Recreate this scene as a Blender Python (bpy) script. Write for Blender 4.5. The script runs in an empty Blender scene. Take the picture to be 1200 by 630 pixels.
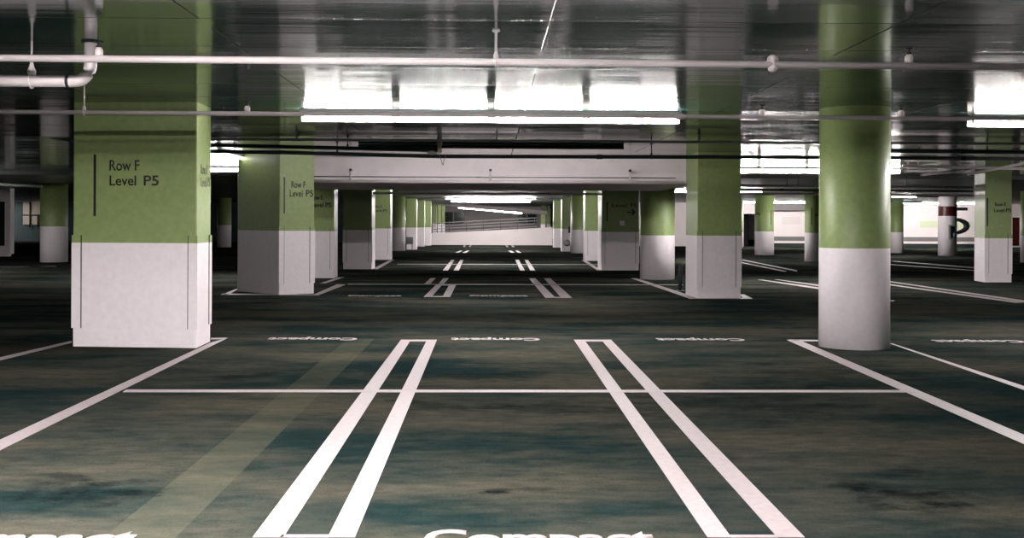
import bpy, bmesh, math, random
from mathutils import Vector, Matrix
random.seed(7)
C = bpy.context.scene.collection
sc = bpy.context.scene

# ------------------------------------------------------------------ camera
W, H, F = 1200.0, 630.0, 1300.0
CAM = Vector((0, 0, 1.5))
PSI = math.atan(24 / F)          # turned slightly right
ROLL = 0.0042
YC = 260.1
fwd = Vector((math.sin(PSI), math.cos(PSI), 0))
rt0 = Vector((math.cos(PSI), -math.sin(PSI), 0))
up0 = Vector((0, 0, 1))
rt = rt0 * math.cos(ROLL) + up0 * math.sin(ROLL)
up = up0 * math.cos(ROLL) - rt0 * math.sin(ROLL)
cd = bpy.data.cameras.new('camera')
cam = bpy.data.objects.new('camera', cd); C.objects.link(cam)
m = Matrix((rt, up, -fwd)).transposed().to_4x4(); m.translation = CAM
cam.matrix_world = m
cd.sensor_fit = 'HORIZONTAL'; cd.sensor_width = 36.0
cd.lens = 36.0 * F / W
cd.shift_y = -(315 - YC) / W
cd.clip_end = 300
sc.camera = cam

def ray(px, py):
    return (fwd + rt * ((px - 600) / F) - up * ((py - YC) / F))
def G(px, py, z=0.0):            # point on the horizontal plane z
    r = ray(px, py); return CAM + r * ((z - CAM.z) / r.z)
def D(px, py, d):                # point on the plane Y = d
    r = ray(px, py); return CAM + r * (d / r.y)
def V(px, py, A, B):             # point on the vertical plane through A, B
    n = Vector((B.y - A.y, A.x - B.x, 0)); r = ray(px, py)
    return CAM + r * ((Vector((A.x, A.y, 0)) - Vector((CAM.x, CAM.y, 0))).dot(n) / r.dot(n))

# ------------------------------------------------------------------ materials
def lin(c):
    return tuple((v / 255 / 12.92) if v / 255 <= 0.04045 else ((v / 255 + 0.055) / 1.055) ** 2.4 for v in c)
def mat(name, col, rough=0.5, var=0.0, scale=8.0, bump=0.0, metal=0.0, spec=0.5, srgb=True):
    M = bpy.data.materials.new(name); M.use_nodes = True
    nt = M.node_tree; b = nt.nodes['Principled BSDF']
    c = lin(col) if srgb else col
    b.inputs['Base Color'].default_value = (*c, 1); b.inputs['Roughness'].default_value = rough
    b.inputs['Metallic'].default_value = metal; b.inputs['Specular IOR Level'].default_value = spec
    if var or bump:
        tc = nt.nodes.new('ShaderNodeTexCoord'); nz = nt.nodes.new('ShaderNodeTexNoise')
        nz.inputs['Scale'].default_value = scale; nz.inputs['Detail'].default_value = 6
        nt.links.new(tc.outputs['Object'], nz.inputs['Vector'])
        if var:
            r = nt.nodes.new('ShaderNodeValToRGB')
            r.color_ramp.elements[0].position = .3; r.color_ramp.elements[1].position = .7
            r.color_ramp.elements[0].color = (*[v * (1 - var) for v in c], 1)
            r.color_ramp.elements[1].color = (*[min(1, v * (1 + var)) for v in c], 1)
            nt.links.new(nz.outputs['Fac'], r.inputs['Fac']); nt.links.new(r.outputs['Color'], b.inputs['Base Color'])
        if bump:
            bp = nt.nodes.new('ShaderNodeBump'); bp.inputs['Strength'].default_value = bump
            bp.inputs['Distance'].default_value = .01
            nt.links.new(nz.outputs['Fac'], bp.inputs['Height']); nt.links.new(bp.outputs['Normal'], b.inputs['Normal'])
    return M
def emis(name, col, s):
    M = bpy.data.materials.new(name); M.use_nodes = True
    nt = M.node_tree; nt.nodes.clear()
    e = nt.nodes.new('ShaderNodeEmission'); o = nt.nodes.new('ShaderNodeOutputMaterial')
    e.inputs['Color'].default_value = (*col, 1); e.inputs['Strength'].default_value = s
    nt.links.new(e.outputs[0], o.inputs[0]); return M

GREEN = mat('column_green', (131, 148, 94), .45, .08, 14, .12)
WHITE = mat('column_white', (230, 221, 225), .5, .04, 14, .12)
CONC = mat('beam_white', (212, 202, 205), .85, .05, 3, .1, 0, .1)
PIPEW = mat('pipe_white', (196, 187, 188), .4, .04, 5)
PIPED = mat('pipe_dark', (14, 40, 38), .55, .15, 5)
PIPEG = mat('pipe_grey', (105, 112, 108), .5, .1, 5)
STEEL = mat('steel_grey', (120, 124, 122), .4, .1, 20, 0, .6)
BLACK = mat('letter_black', (10, 14, 16), .5)
LETTERG = mat('letter_ghost', (98, 104, 84), .5)
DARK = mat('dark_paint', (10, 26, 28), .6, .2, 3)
VOID = mat('dark_opening', (3, 6, 8), .8)
RED = mat('red_band', (70, 16, 14), .4, .15, 6)
LINE = mat('line_paint', (148, 137, 139), .55, .1, 22)
LINEW = mat('line_paint_worn', (120, 118, 112), .6, .3, 9)
PALEG = mat('pale_green_paint', (205, 212, 180), .6)
GREYB = mat('grey_stripe', (112, 108, 106), .6)
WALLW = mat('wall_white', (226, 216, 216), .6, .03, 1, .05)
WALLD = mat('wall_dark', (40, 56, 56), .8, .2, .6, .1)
HOUS = mat('fixture_enamel', (215, 212, 208), .35)
HOOD = mat('fixture_hood', (30, 48, 46), .4)
TUBE = emis('fluorescent_tube', (1.0, .95, .93), 480)
TUBED = emis('fluorescent_tube_dim', (1.0, .95, .93), 12)
GLASSD = mat('dark_glass', (8, 30, 32), .1)
MESHW = mat('lit_screen', (150, 140, 128), .7, .35, 40)

def new_nodes(M):
    nt = M.node_tree; return nt, nt.nodes, nt.links

# ceiling: gloss painted slab, slight streaky unevenness of the boards that cast it
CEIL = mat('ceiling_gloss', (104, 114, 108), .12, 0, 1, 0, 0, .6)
nt, N, L = new_nodes(CEIL); b = N['Principled BSDF']
tc = N.new('ShaderNodeTexCoord'); mp = N.new('ShaderNodeMapping'); mp.inputs['Scale'].default_value = (.07, .95, 1)
L.new(tc.outputs['Object'], mp.inputs['Vector'])
n1 = N.new('ShaderNodeTexNoise'); n1.inputs['Scale'].default_value = 1.0; n1.inputs['Detail'].default_value = 4
L.new(mp.outputs[0], n1.inputs['Vector'])
bp = N.new('ShaderNodeBump'); bp.inputs['Strength'].default_value = .6; bp.inputs['Distance'].default_value = .02
L.new(n1.outputs['Fac'], bp.inputs['Height'])
mp3 = N.new('ShaderNodeMapping'); mp3.inputs['Scale'].default_value = (.5, 7, 1); L.new(tc.outputs['Object'], mp3.inputs['Vector'])
n3 = N.new('ShaderNodeTexNoise'); n3.inputs['Scale'].default_value = 1.0; n3.inputs['Detail'].default_value = 5; L.new(mp3.outputs[0], n3.inputs['Vector'])
bq = N.new('ShaderNodeBump'); bq.inputs['Strength'].default_value = .4; bq.inputs['Distance'].default_value = .003
L.new(n3.outputs['Fac'], bq.inputs['Height']); L.new(bp.outputs[0], bq.inputs['Normal']); L.new(bq.outputs[0], b.inputs['Normal'])
n2 = N.new('ShaderNodeTexNoise'); n2.inputs['Scale'].default_value = .7; n2.inputs['Detail'].default_value = 8
L.new(mp.outputs[0], n2.inputs['Vector'])
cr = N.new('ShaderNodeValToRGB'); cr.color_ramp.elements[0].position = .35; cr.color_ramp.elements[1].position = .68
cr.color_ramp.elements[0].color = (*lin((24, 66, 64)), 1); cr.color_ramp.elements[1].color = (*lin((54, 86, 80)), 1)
L.new(n2.outputs['Fac'], cr.inputs['Fac'])
def m2(op, a, c=None):
    x = N.new('ShaderNodeMath'); x.operation = op
    for i, v in enumerate((a, c)):
        if v is None: continue
        if isinstance(v, (int, float)): x.inputs[i].default_value = v
        else: L.new(v, x.inputs[i])
    return x.outputs[0]
# joints of the casting boards, each board a hair out of level
sp = N.new('ShaderNodeSeparateXYZ'); L.new(tc.outputs['Object'], sp.inputs[0])
yb = m2('DIVIDE', m2('ADD', sp.outputs['Y'], 20.35), 1.22); xb = m2('DIVIDE', m2('ADD', sp.outputs['X'], 24.0 + .0), 2.44)
fy, fx = m2('FRACT', yb), m2('FRACT', xb)
wn = N.new('ShaderNodeTexWhiteNoise'); wn.noise_dimensions = '2D'; cb = N.new('ShaderNodeCombineXYZ')
L.new(m2('FLOOR', yb), cb.inputs[0]); L.new(m2('FLOOR', m2('DIVIDE', xb, 2.0)), cb.inputs[1]); L.new(cb.outputs[0], wn.inputs['Vector'])
tilt = m2('MULTIPLY', m2('SUBTRACT', wn.outputs['Value'], .5), fy)
b3 = N.new('ShaderNodeBump'); b3.inputs['Strength'].default_value = 1.0; b3.inputs['Distance'].default_value = .028
L.new(tilt, b3.inputs['Height']); L.new(bq.outputs[0], b3.inputs['Normal']); L.new(b3.outputs[0], b.inputs['Normal'])
seam = m2('MAXIMUM', m2('LESS_THAN', fy, .014), m2('MULTIPLY', m2('LESS_THAN', fx, .006), m2('GREATER_THAN', n2.outputs['Fac'], .47)))
mx = N.new('ShaderNodeMixRGB'); L.new(seam, mx.inputs[0]); L.new(cr.outputs[0], mx.inputs[1]); mx.inputs[2].default_value = (*lin((20, 30, 30)), 1)
L.new(mx.outputs[0], b.inputs['Base Color'])
rg = m2('ADD', m2('MULTIPLY', seam, .7), .11); L.new(rg, b.inputs['Roughness'])

# floor: dark coated concrete with tyre-worn blotches, oil stains, broad dark patches and a painted-out old stripe
FLOOR = mat('floor_coating', (60, 60, 56), .55, 0, 1, 0, 0, .0)
nt, N, L = new_nodes(FLOOR); b = N['Principled BSDF']
tc = N.new('ShaderNodeTexCoord')
def noise(scale, sx=1, sy=1, det=8, rough=.6):
    mp = N.new('ShaderNodeMapping'); mp.inputs['Scale'].default_value = (sx, sy, 1)
    n = N.new('ShaderNodeTexNoise'); n.inputs['Scale'].default_value = scale; n.inputs['Detail'].default_value = det
    n.inputs['Roughness'].default_value = rough
    L.new(tc.outputs['Object'], mp.inputs['Vector']); L.new(mp.outputs[0], n.inputs['Vector']); return n
def ramp(src, p0, p1, c0, c1):
    r = N.new('ShaderNodeValToRGB'); r.color_ramp.elements[0].position = p0; r.color_ramp.elements[1].position = p1
    r.color_ramp.elements[0].color = (*c0, 1); r.color_ramp.elements[1].color = (*c1, 1)
    L.new(src, r.inputs['Fac']); return r
def mix(fac, a, c, mode='MIX'):
    x = N.new('ShaderNodeMixRGB'); x.blend_type = mode
    if isinstance(fac, float): x.inputs[0].default_value = fac
    else: L.new(fac, x.inputs[0])
    L.new(a, x.inputs[1])
    if isinstance(c, tuple): x.inputs[2].default_value = (*c, 1)
    else: L.new(c, x.inputs[2])
    return x
def mth(op, a, c=None):
    x = N.new('ShaderNodeMath'); x.operation = op
    for i, v in enumerate((a, c)):
        if v is None: continue
        if isinstance(v, (int, float)): x.inputs[i].default_value = v
        else: L.new(v, x.inputs[i])
    return x.outputs[0]
big = noise(.6, .55, 1.25, 9, .68)
base = ramp(big.outputs['Fac'], .40, .60, lin((25, 37, 37)), lin((64, 61, 54)))
fine = noise(5, 1, 2.2)
fr = ramp(fine.outputs['Fac'], .34, .66, (.62, .68, .68), (1, 1, 1))
col = mix(1.0, base.outputs[0], fr.outputs[0], 'MULTIPLY')
grit = noise(60, 1, 1, 3)
gr = ramp(grit.outputs['Fac'], .35, .65, (.75, .75, .75), (1.0, 1.0, 1.0))
col = mix(1.0, col.outputs[0], gr.outputs[0], 'MULTIPLY')
sep = N.new('ShaderNodeSeparateXYZ'); L.new(tc.outputs['Object'], sep.inputs[0])
px, py = sep.outputs['X'], sep.outputs['Y']
# painted-out stripe
wob = noise(3, 1, 1)
s0 = mth('ABSOLUTE', mth('SUBTRACT', px, -1.66))
s1 = mth('LESS_THAN', s0, .17)
s2 = mth('MULTIPLY', s1, mth('MULTIPLY', mth('GREATER_THAN', py, 2.0), mth('LESS_THAN', py, 14.2)))
s3 = mth('MULTIPLY', s2, mth('MULTIPLY', wob.outputs['Fac'], .6))
col = mix(s3, col.outputs[0], lin((68, 68, 57)))
# oil stains and broader dark patches
sn = noise(2.6, 1, 1.3, 6, .65)
for (a, c, rx, ry, k) in ((108, 578, .55, .42, .9), (75, 560, .35, .3, .6), (573, 575, .2, .2, .9), (630, 573, .28, .16, .5),
                          (1060, 583, .5, .35, .85), (1020, 568, .35, .25, .7), (1065, 553, .3, .25, .6), (560, 440, .8, .5, .45),
                          (520, 475, .9, .5, .5), (690, 478, 1.1, .5, .45), (290, 440, .5, .5, .6), (150, 447, .4, .4, .5), (880, 470, 1.6, 1.6, .5), (980, 440, 1.6, 1.6, .45)):
    g = G(a, c)
    ex = mth('DIVIDE', mth('SUBTRACT', px, g.x), rx); ey = mth('DIVIDE', mth('SUBTRACT', py, g.y), ry)
    r2 = mth('ADD', mth('MULTIPLY', ex, ex), mth('MULTIPLY', ey, ey))
    v = mth('SUBTRACT', mth('SUBTRACT', 1.0, r2), mth('MULTIPLY', mth('SUBTRACT', sn.outputs['Fac'], .36), 4.0))
    v2 = N.new('ShaderNodeClamp'); L.new(mth('MULTIPLY', v, 1.6), v2.inputs[0])
    col = mix(mth('MULTIPLY', v2.outputs[0], k), col.outputs[0], lin((9, 14, 15)))
L.new(col.outputs[0], b.inputs['Base Color'])
rr = N.new('ShaderNodeMapRange'); rr.inputs[3].default_value = .6; rr.inputs[4].default_value = .85
L.new(fine.outputs['Fac'], rr.inputs[0]); L.new(rr.outputs[0], b.inputs['Roughness'])
bp = N.new('ShaderNodeBump'); bp.inputs['Strength'].default_value = .25; bp.inputs['Distance'].default_value = .006
L.new(grit.outputs['Fac'], bp.inputs['Height']); L.new(bp.outputs[0], b.inputs['Normal'])

# ------------------------------------------------------------------ mesh helpers
def link(name, bm, mats, parent=None, smooth=False):
    me = bpy.data.meshes.new(name); bm.normal_update(); bm.to_mesh(me); bm.free()
    for mm in (mats if isinstance(mats, (list, tuple)) else [mats]): me.materials.append(mm)
    if smooth:
        for p in me.polygons: p.use_smooth = True
    o = bpy.data.objects.new(name, me); C.objects.link(o)
    if parent: o.parent = parent
    return o
def tag(o, label, cat, group=None):
    o['label'] = label; o['category'] = cat; o['kind'] = 'thing'
    if group: o['group'] = group
    return o
def struct(o): o['kind'] = 'structure'; return o
def empty(name, loc):
    o = bpy.data.objects.new(name, None); C.objects.link(o); o.location = loc; o.empty_display_size = .2; return o
def quad(bm, pts, mi=0):
    f = bm.faces.new([bm.verts.new(p) for p in pts]); f.material_index = mi; return f
def box(bm, x0, x1, y0, y1, z0, z1, mi=0, bev=0.0):
    r = bmesh.ops.create_cube(bm, size=1)
    for v in r['verts']:
        v.co = Vector((x0 + (v.co.x + .5) * (x1 - x0), y0 + (v.co.y + .5) * (y1 - y0), z0 + (v.co.z + .5) * (z1 - z0)))
    fs = set(f for v in r['verts'] for f in v.link_faces)
    for f in fs: f.material_index = mi
    if bev:
        es = list(set(e for f in fs for e in f.edges))
        bmesh.ops.bevel(bm, geom=es, offset=bev, segments=2, affect='EDGES', profile=.5)
def prism(bm, poly, zs, mis):
    """vertical prism through heights zs; mis[k] = material of the band k"""
    n = len(poly)
    rings = [[bm.verts.new((p[0], p[1], z)) for p in poly] for z in zs]
    for k in range(len(zs) - 1):
        for i in range(n):
            f = bm.faces.new((rings[k][i], rings[k][(i + 1) % n], rings[k + 1][(i + 1) % n], rings[k + 1][i])); f.material_index = mis[k]
    f = bm.faces.new(list(reversed(rings[0]))); f.material_index = mis[0]
    f = bm.faces.new(rings[-1]); f.material_index = mis[-1]
def roundpoly(poly, r=.02, seg=3):
    out = []; n = len(poly)
    for i in range(n):
        p, a, c = Vector(poly[i]), Vector(poly[i - 1]), Vector(poly[(i + 1) % n])
        da, dc = (a - p).normalized() * r, (c - p).normalized() * r
        for k in range(seg + 1):
            t = k / seg
            out.append(tuple((p + da) * (1 - t) ** 2 + p * 2 * t * (1 - t) + (p + dc) * t * t))
    return out
def tube(bm, pts, r, seg=12, mi=0):
    pts = [Vector(p) for p in pts]; rings = []
    for i, p in enumerate(pts):
        t = (pts[min(i + 1, len(pts) - 1)] - pts[max(i - 1, 0)]).normalized()
        a = Vector((0, 0, 1)) if abs(t.z) < .9 else Vector((0, 1, 0))
        u = t.cross(a).normalized(); v = t.cross(u).normalized()
        rings.append([bm.verts.new(p + (u * math.cos(k * 2 * math.pi / seg) + v * math.sin(k * 2 * math.pi / seg)) * r) for k in range(seg)])
    for i in range(len(rings) - 1):
        for k in range(seg):
            f = bm.faces.new((rings[i][k], rings[i][(k + 1) % seg], rings[i + 1][(k + 1) % seg], rings[i + 1][k])); f.material_index = mi; f.smooth = True
    for f in (bm.faces.new(list(reversed(rings[0]))), bm.faces.new(rings[-1])): f.material_index = mi
def lathe(bm, c, prof, seg=14, mi=0):
    """prof: (radius, z) pairs upwards about the vertical through c"""
    rings = [[bm.verts.new((c[0] + r * math.cos(k * 2 * math.pi / seg), c[1] + r * math.sin(k * 2 * math.pi / seg), c[2] + z)) for k in range(seg)] for r, z in prof]
    for i in range(len(rings) - 1):
        for k in range(seg):
            f = bm.faces.new((rings[i][k], rings[i][(k + 1) % seg], rings[i + 1][(k + 1) % seg], rings[i + 1][k])); f.material_index = mi; f.smooth = True
    for f in (bm.faces.new(list(reversed(rings[0]))), bm.faces.new(rings[-1])): f.material_index = mi
def text_mesh(s, width=None, height=None, thick=.002, bold=0.0):
    cu = bpy.data.curves.new('lettering', 'FONT'); cu.body = s; cu.size = 1; cu.extrude = 0; cu.offset = bold; cu.resolution_u = 4
    o = bpy.data.objects.new('lettering', cu); C.objects.link(o)
    dg = bpy.context.evaluated_depsgraph_get(); dg.update()
    me = bpy.data.meshes.new_from_object(o.evaluated_get(dg))
    bpy.data.objects.remove(o); bpy.data.curves.remove(cu)
    bm = bmesh.new(); bm.from_mesh(me); bpy.data.meshes.remove(me)
    x0 = min(v.co.x for v in bm.verts); x1 = max(v.co.x for v in bm.verts); y1 = max(v.co.y for v in bm.verts)
    sx = width / (x1 - x0); sy = height / y1
    for v in bm.verts: v.co = Vector(((v.co.x - x0) * sx, v.co.y * sy, 0))
    ex = bmesh.ops.extrude_face_region(bm, geom=bm.faces[:])
    for g in ex['geom']:
        if isinstance(g, bmesh.types.BMVert): g.co.z += thick
    bmesh.ops.recalc_face_normals(bm, faces=bm.faces)
    return bm
def xform(bm, o, ux, uy, uz):
    M = Matrix((ux, uy, uz)).transposed().to_4x4(); M.translation = o
    bm.transform(M)

# ------------------------------------------------------------------ the shell
HC, HF = 2.9, 2.8                       # ceiling; ceiling of the far bays
X0, X1, YB, YE = -37.0, 40.0, -8.0, 100.0
STEP = 32.0
bm = bmesh.new(); box(bm, X0, X1, YB, YE, -.3, 0); struct(link('floor', bm, FLOOR))
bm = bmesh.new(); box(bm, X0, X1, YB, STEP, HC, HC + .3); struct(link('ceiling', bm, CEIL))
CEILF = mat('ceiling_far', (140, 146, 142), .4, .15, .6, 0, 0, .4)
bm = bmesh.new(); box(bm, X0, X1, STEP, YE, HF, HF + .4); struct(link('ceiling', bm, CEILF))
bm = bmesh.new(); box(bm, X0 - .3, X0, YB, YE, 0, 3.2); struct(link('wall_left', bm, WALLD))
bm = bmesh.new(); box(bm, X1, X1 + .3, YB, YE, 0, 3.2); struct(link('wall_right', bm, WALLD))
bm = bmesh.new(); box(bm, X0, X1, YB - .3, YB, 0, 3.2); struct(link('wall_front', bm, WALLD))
bm = bmesh.new(); box(bm, X0, X1, YE, YE + .3, 0, 3.2); struct(link('wall_back', bm, CONC))
YR = 71.0
dx0, dx1 = D(871.5, 260, YR).x, D(885.5, 260, YR).x
bm = bmesh.new()
box(bm, 4.6, dx0, YR, YR + .3, 0, HF); box(bm, dx1, X1, YR, YR + .3, 0, HF); box(bm, dx0, dx1, YR, YR + .3, 2.1, HF)
struct(link('wall_far', bm, WALLW))
bm = bmesh.new(); box(bm, dx0, dx1, YR + 2.0, YR + 2.1, 0, 2.1); struct(link('door_1', bm, VOID))
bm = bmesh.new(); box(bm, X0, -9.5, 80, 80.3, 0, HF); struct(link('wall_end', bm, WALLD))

# ------------------------------------------------------------------ columns
def column(label, poly, bz, top=HC, mats=None, guards=(), round_=False, group=None):
    cx = sum(p[0] for p in poly) / len(poly); cy = sum(p[1] for p in poly) / len(poly)
    root = tag(empty('column', (cx, cy, 0)), label, 'column', group)
    loc = [(p[0] - cx, p[1] - cy) for p in poly]
    bm = bmesh.new()
    prism(bm, loc if round_ else roundpoly(loc), [0, bz, top], [0, 1])
    o = link('shaft', bm, mats or [WHITE, GREEN], root)
    if round_:
        for p in o.data.polygons:
            if abs(p.normal.z) < .5: p.use_smooth = True
    n = len(loc)
    for gi in guards:      # painted steel angle on a corner
        p, a, c = Vector(loc[gi]), Vector(loc[gi - 1]), Vector(loc[(gi + 1) % n])
        da, dc = (a - p).normalized(), (c - p).normalized()
        t, w = .012, .11
        q = p - (da + dc).normalized() * (t * 1.4)
        pl = [q + da * w, q + da * w + dc * t, q + da * t + dc * t, q + da * t + dc * w, q + dc * w, q]
        if (pl[1] - pl[0]).cross(pl[2] - pl[1]) < 0: pl.reverse()
        area = sum(pl[i].x * pl[(i + 1) % 6].y - pl[(i + 1) % 6].x * pl[i].y for i in range(6))
        if area < 0: pl.reverse()
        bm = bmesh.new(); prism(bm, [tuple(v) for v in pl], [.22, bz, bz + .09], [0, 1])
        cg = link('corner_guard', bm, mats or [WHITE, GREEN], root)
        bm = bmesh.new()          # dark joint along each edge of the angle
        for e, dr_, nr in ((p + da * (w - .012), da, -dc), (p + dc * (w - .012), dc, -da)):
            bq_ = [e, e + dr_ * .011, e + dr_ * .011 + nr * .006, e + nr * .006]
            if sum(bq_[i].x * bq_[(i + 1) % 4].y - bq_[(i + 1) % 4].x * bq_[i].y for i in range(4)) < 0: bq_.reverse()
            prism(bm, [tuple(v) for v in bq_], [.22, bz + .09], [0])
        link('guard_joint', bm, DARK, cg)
    return root, Vector((cx, cy, 0))
def para(Np, Lp, Rp):
    """box column footprint from three seen base corners: near, left, right (counter-clockwise from above)"""
    n, l, r = G(*Np), G(*Lp), G(*Rp)
    h = l + r - n
    return [tuple(v.xy) for v in (n, r, h, l)]
def boxcol(xl, xr, yb, side=0, depth=None):
    """square-on box column: front edges and base row in the photo"""
    a, c = G(xl, yb), G(xr, yb); c = Vector((c.x, a.y, 0)); d = depth or (c.x - a.x)
    return [(a.x, a.y), (c.x, a.y), (c.x, a.y + d), (a.x, a.y + d)]
def rnd(xl, xr, yb, seg=40):
    f = G((xl + xr) / 2, yb); d0 = f.y
    r = (xr - xl) / 2 / F * d0; r = (xr - xl) / 2 / F * (d0 + r)
    k = (d0 + r) / d0
    cx, cy = f.x * k, f.y + r
    return [(cx + r * math.cos(2 * math.pi * i / seg), cy + r * math.sin(2 * math.pi * i / seg)) for i in range(seg)], (cx, cy, r)
def zat(px, py, d): return D(px, py, d).z
def write(root, A, B, s, x0, x1, ytop, ybase, mt=BLACK, bold=.012):
    """lettering on the vertical face A-B between photo columns x0..x1"""
    if s == 'Level P5':
        write(root, A, B, 'Level', x0, x0 + (x1 - x0) * .6, ytop, ybase, mt, bold)
        x0 += (x1 - x0) * .7; s = 'P5'
    p = V(x0, ybase, A, B); q = V(x1, ybase, A, B); t = V(x0, ytop, A, B)
    ux = (Vector((q.x, q.y, 0)) - Vector((p.x, p.y, 0))); w = ux.length; ux.normalize()
    nrm = Vector((ux.y, -ux.x, 0))
    bm = text_mesh(s, w, t.z - p.z, .003, bold)
    xform(bm, p + nrm * .001 - root.location, ux, Vector((0, 0, 1)), nrm)
    return link('lettering', bm, mt, root)
def bar(root, A, B, x, y0, y1, w=.03, mt=BLACK):
    p = V(x, y1, A, B); t = V(x, y0, A, B)
    ux = (Vector((B.x, B.y, 0)) - Vector((A.x, A.y, 0))).normalized(); nrm = Vector((ux.y, -ux.x, 0))
    bm = bmesh.new(); box(bm, 0, w, 0, t.z - p.z, 0, .003)
    xform(bm, p + nrm * .001 - root.location - ux * w / 2, ux, Vector((0, 0, 1)), nrm)
    return link('painted_bar', bm, mt, root)
def v3(p): return Vector((p[0], p[1], 0))
def write_round(root, cyl, s, x0, x1, ytop, ybase, mt=BLACK):
    cx, cy, r = cyl
    c = Vector((cx, cy, 0)); view = (CAM - c); view.z = 0; dist = view.length
    pxm = F / (cy - r)
    w = (x1 - x0) / pxm; h = (ybase - ytop) / pxm; z = zat((x0 + x1) / 2, ybase, cy - r)
    bm = text_mesh(s, w, h, .003, .012)
    a0 = math.asin(max(-.95, min(.95, ((x0 / 1 - (576 + F * cx / cy)) / pxm) / r)))
    th0 = math.atan2(-1, 0)
    for v in bm.verts:
        a = a0 + v.co.x / r; rr = r + .001 + v.co.z
        v.co = Vector((math.sin(a) * rr, -math.cos(a) * rr, z + v.co.y))
    return link('lettering', bm, mt, root)
def bar_round(root, cyl, x, y0, y1, w=.03, mt=BLACK):
    cx, cy, r = cyl; pxm = F / (cy - r)
    a0 = math.asin(max(-.95, min(.95, ((x - (576 + F * cx / cy)) / pxm) / r)))
    z0, z1 = zat(x, y1, cy - r), zat(x, y0, cy - r)
    bm = bmesh.new(); pl = []
    for rr, sg in ((r + .004, 1), (r - .002, -1)):
        for k in ((0, 1) if sg > 0 else (1, 0)):
            a = a0 + k * w / r; pl.append((math.sin(a) * rr, -math.cos(a) * rr))
    prism(bm, pl, [z0, z1], [0]); return link('painted_bar', bm, mt, root)

# -- front left, wide, lettered
P = para((230, 407.6), (85, 405.6), (246.5, 399.8))
c1, _ = column('wide green and white column lettered Row F Level P5, nearest on the left', P, zat(160, 284.6, P[0][1]), guards=(0, 1, 3))
A, B = v3(P[3]), v3(P[0])
write(c1, A, B, 'Row F', 128.5, 163.5, 187.5, 199.5); write(c1, A, B, 'Level', 128.5, 159.5, 205.5, 217); write(c1, A, B, 'P5', 168.5, 186, 205.5, 217)
bar(c1, A, B, 111, 181, 253)
A, B = v3(P[0]), v3(P[1])
o = write(c1, A, B, 'Row F', 235, 243, 192, 203, LETTERG); o['label'] = 'faded lettering on the side face'
o = write(c1, A, B, 'Level P5', 235, 246, 207.5, 218, LETTERG); o['label'] = 'faded lettering on the side face'
# -- front right, round
P, cyl = rnd(960.3, 1041, 410.3, 64)
cyl1, _ = column('thick round green and white column, nearest on the right', P, zat(1001, 291, cyl[1] - cyl[2]), round_=True)
# -- second left, turned a corner to the aisle
P = para((327, 345.2), (278, 341.0), (368, 343.6))
c2, _ = column('column with one dark face and one lit face lettered Row F Level P5', P, zat(345, 270.3, P[0][1]), guards=(0, 1))
A, B = v3(P[0]), v3(P[1])
write(c2, A, B, 'Row F', 341.5, 358, 212, 219.5); write(c2, A, B, 'Level', 339.5, 354.5, 222.3, 230); write(c2, A, B, 'P5', 358.5, 367, 222.3, 230)
bar(c2, A, B, 333, 207.5, 250)
# -- second right
P = para((817, 349.3), (803.3, 345.0), (868, 349.0))
c3, _ = column('square column with dark green front and bright left side, behind the round one', P, zat(840, 276, P[0][1]), guards=(0, 1))
# -- third left
P = boxcol(364, 391.5, 325.6, depth=.7)
c4, _ = column('lettered Row E column half hidden behind the corner-turned column', P, zat(380, 270.7, P[0][1]), HC, guards=(1,))
A, B = v3(P[0]), v3(P[1])
write(c4, A, B, 'Row E', 364.8, 378.5, 228.5, 234); write(c4, A, B, 'Level P5', 364.8, 388.5, 237, 242.5)
# -- third right, round
P, cyl = rnd(750, 790.5, 327.6, 48)
c5, _ = column('round column standing left of and behind the square dark-fronted column', P, zat(770, 275.7, cyl[1] - cyl[2]), HC, round_=True)
# -- fourth left and right
P = boxcol(402, 435.8, 315.2, depth=1.0)
c6, _ = column('unlit square column with grey lower half on the left side of the lane', P, zat(420, 269.5, P[0][1]), HF, guards=(0, 1))
P = para((705, 316.6), (700.5, 314.6), (748.5, 316.6))
c7, _ = column('dark green column with an arrow sign and small white switch plate', P, zat(725, 271.6, P[0][1]), HF, guards=(0, 1))
A, B = v3(P[0]), v3(P[1])
write(c7, A, B, 'Level', 717, 735, 238.2, 242.5); write(c7, A, B, 'P5', 739, 746, 238.2, 242.5)
bar(c7, A, B, 711.3, 236.5, 259, .035)
p = V(744, 248.5, A, B) - c7.location; pxm = F / P[0][1]; bm = bmesh.new(); ux = (B - A).normalized(); nn = Vector((ux.y, -ux.x, 0))     # painted arrow
s = 1 / pxm; pts = [(-9, -.7), (-2.4, -.7), (-5, -3.6), (-2.8, -3.6), (1, 0), (-2.8, 3.6), (-5, 3.6), (-2.4, .7), (-9, .7)]
fr_, bk_ = [[bm.verts.new(p + ux * (x * s) + Vector((0, 0, y * s)) + nn * k) for x, y in pts] for k in (.005, .001)]
bm.faces.new(fr_); bm.faces.new(list(reversed(bk_)))
for i in range(9): bm.faces.new((fr_[i - 1], bk_[i - 1], bk_[i], fr_[i]))
bmesh.ops.recalc_face_normals(bm, faces=bm.faces); link('painted_arrow', bm, BLACK, c7)
p = V(729, 261.3, A, B) - c7.location; bm = bmesh.new(); box(bm, p.x - .07, p.x + .07, p.y - .03, p.y, p.z - .07, p.z + .07, 0, .008); link('switch_plate', bm, WHITE, c7)
P = boxcol(438.6, 457.5, 304.2, depth=.9)
c8, _ = column('bright column lettered Row D beside the unlit square column', P, zat(448, 267.6, P[0][1]), HF, guards=(1,))
A, B = v3(P[0]), v3(P[1])
write(c8, A, B, 'Row D', 439.3, 448, 240.2, 243.3); write(c8, A, B, 'Level P5', 439.3, 453.5, 244.8, 247.8)
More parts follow.
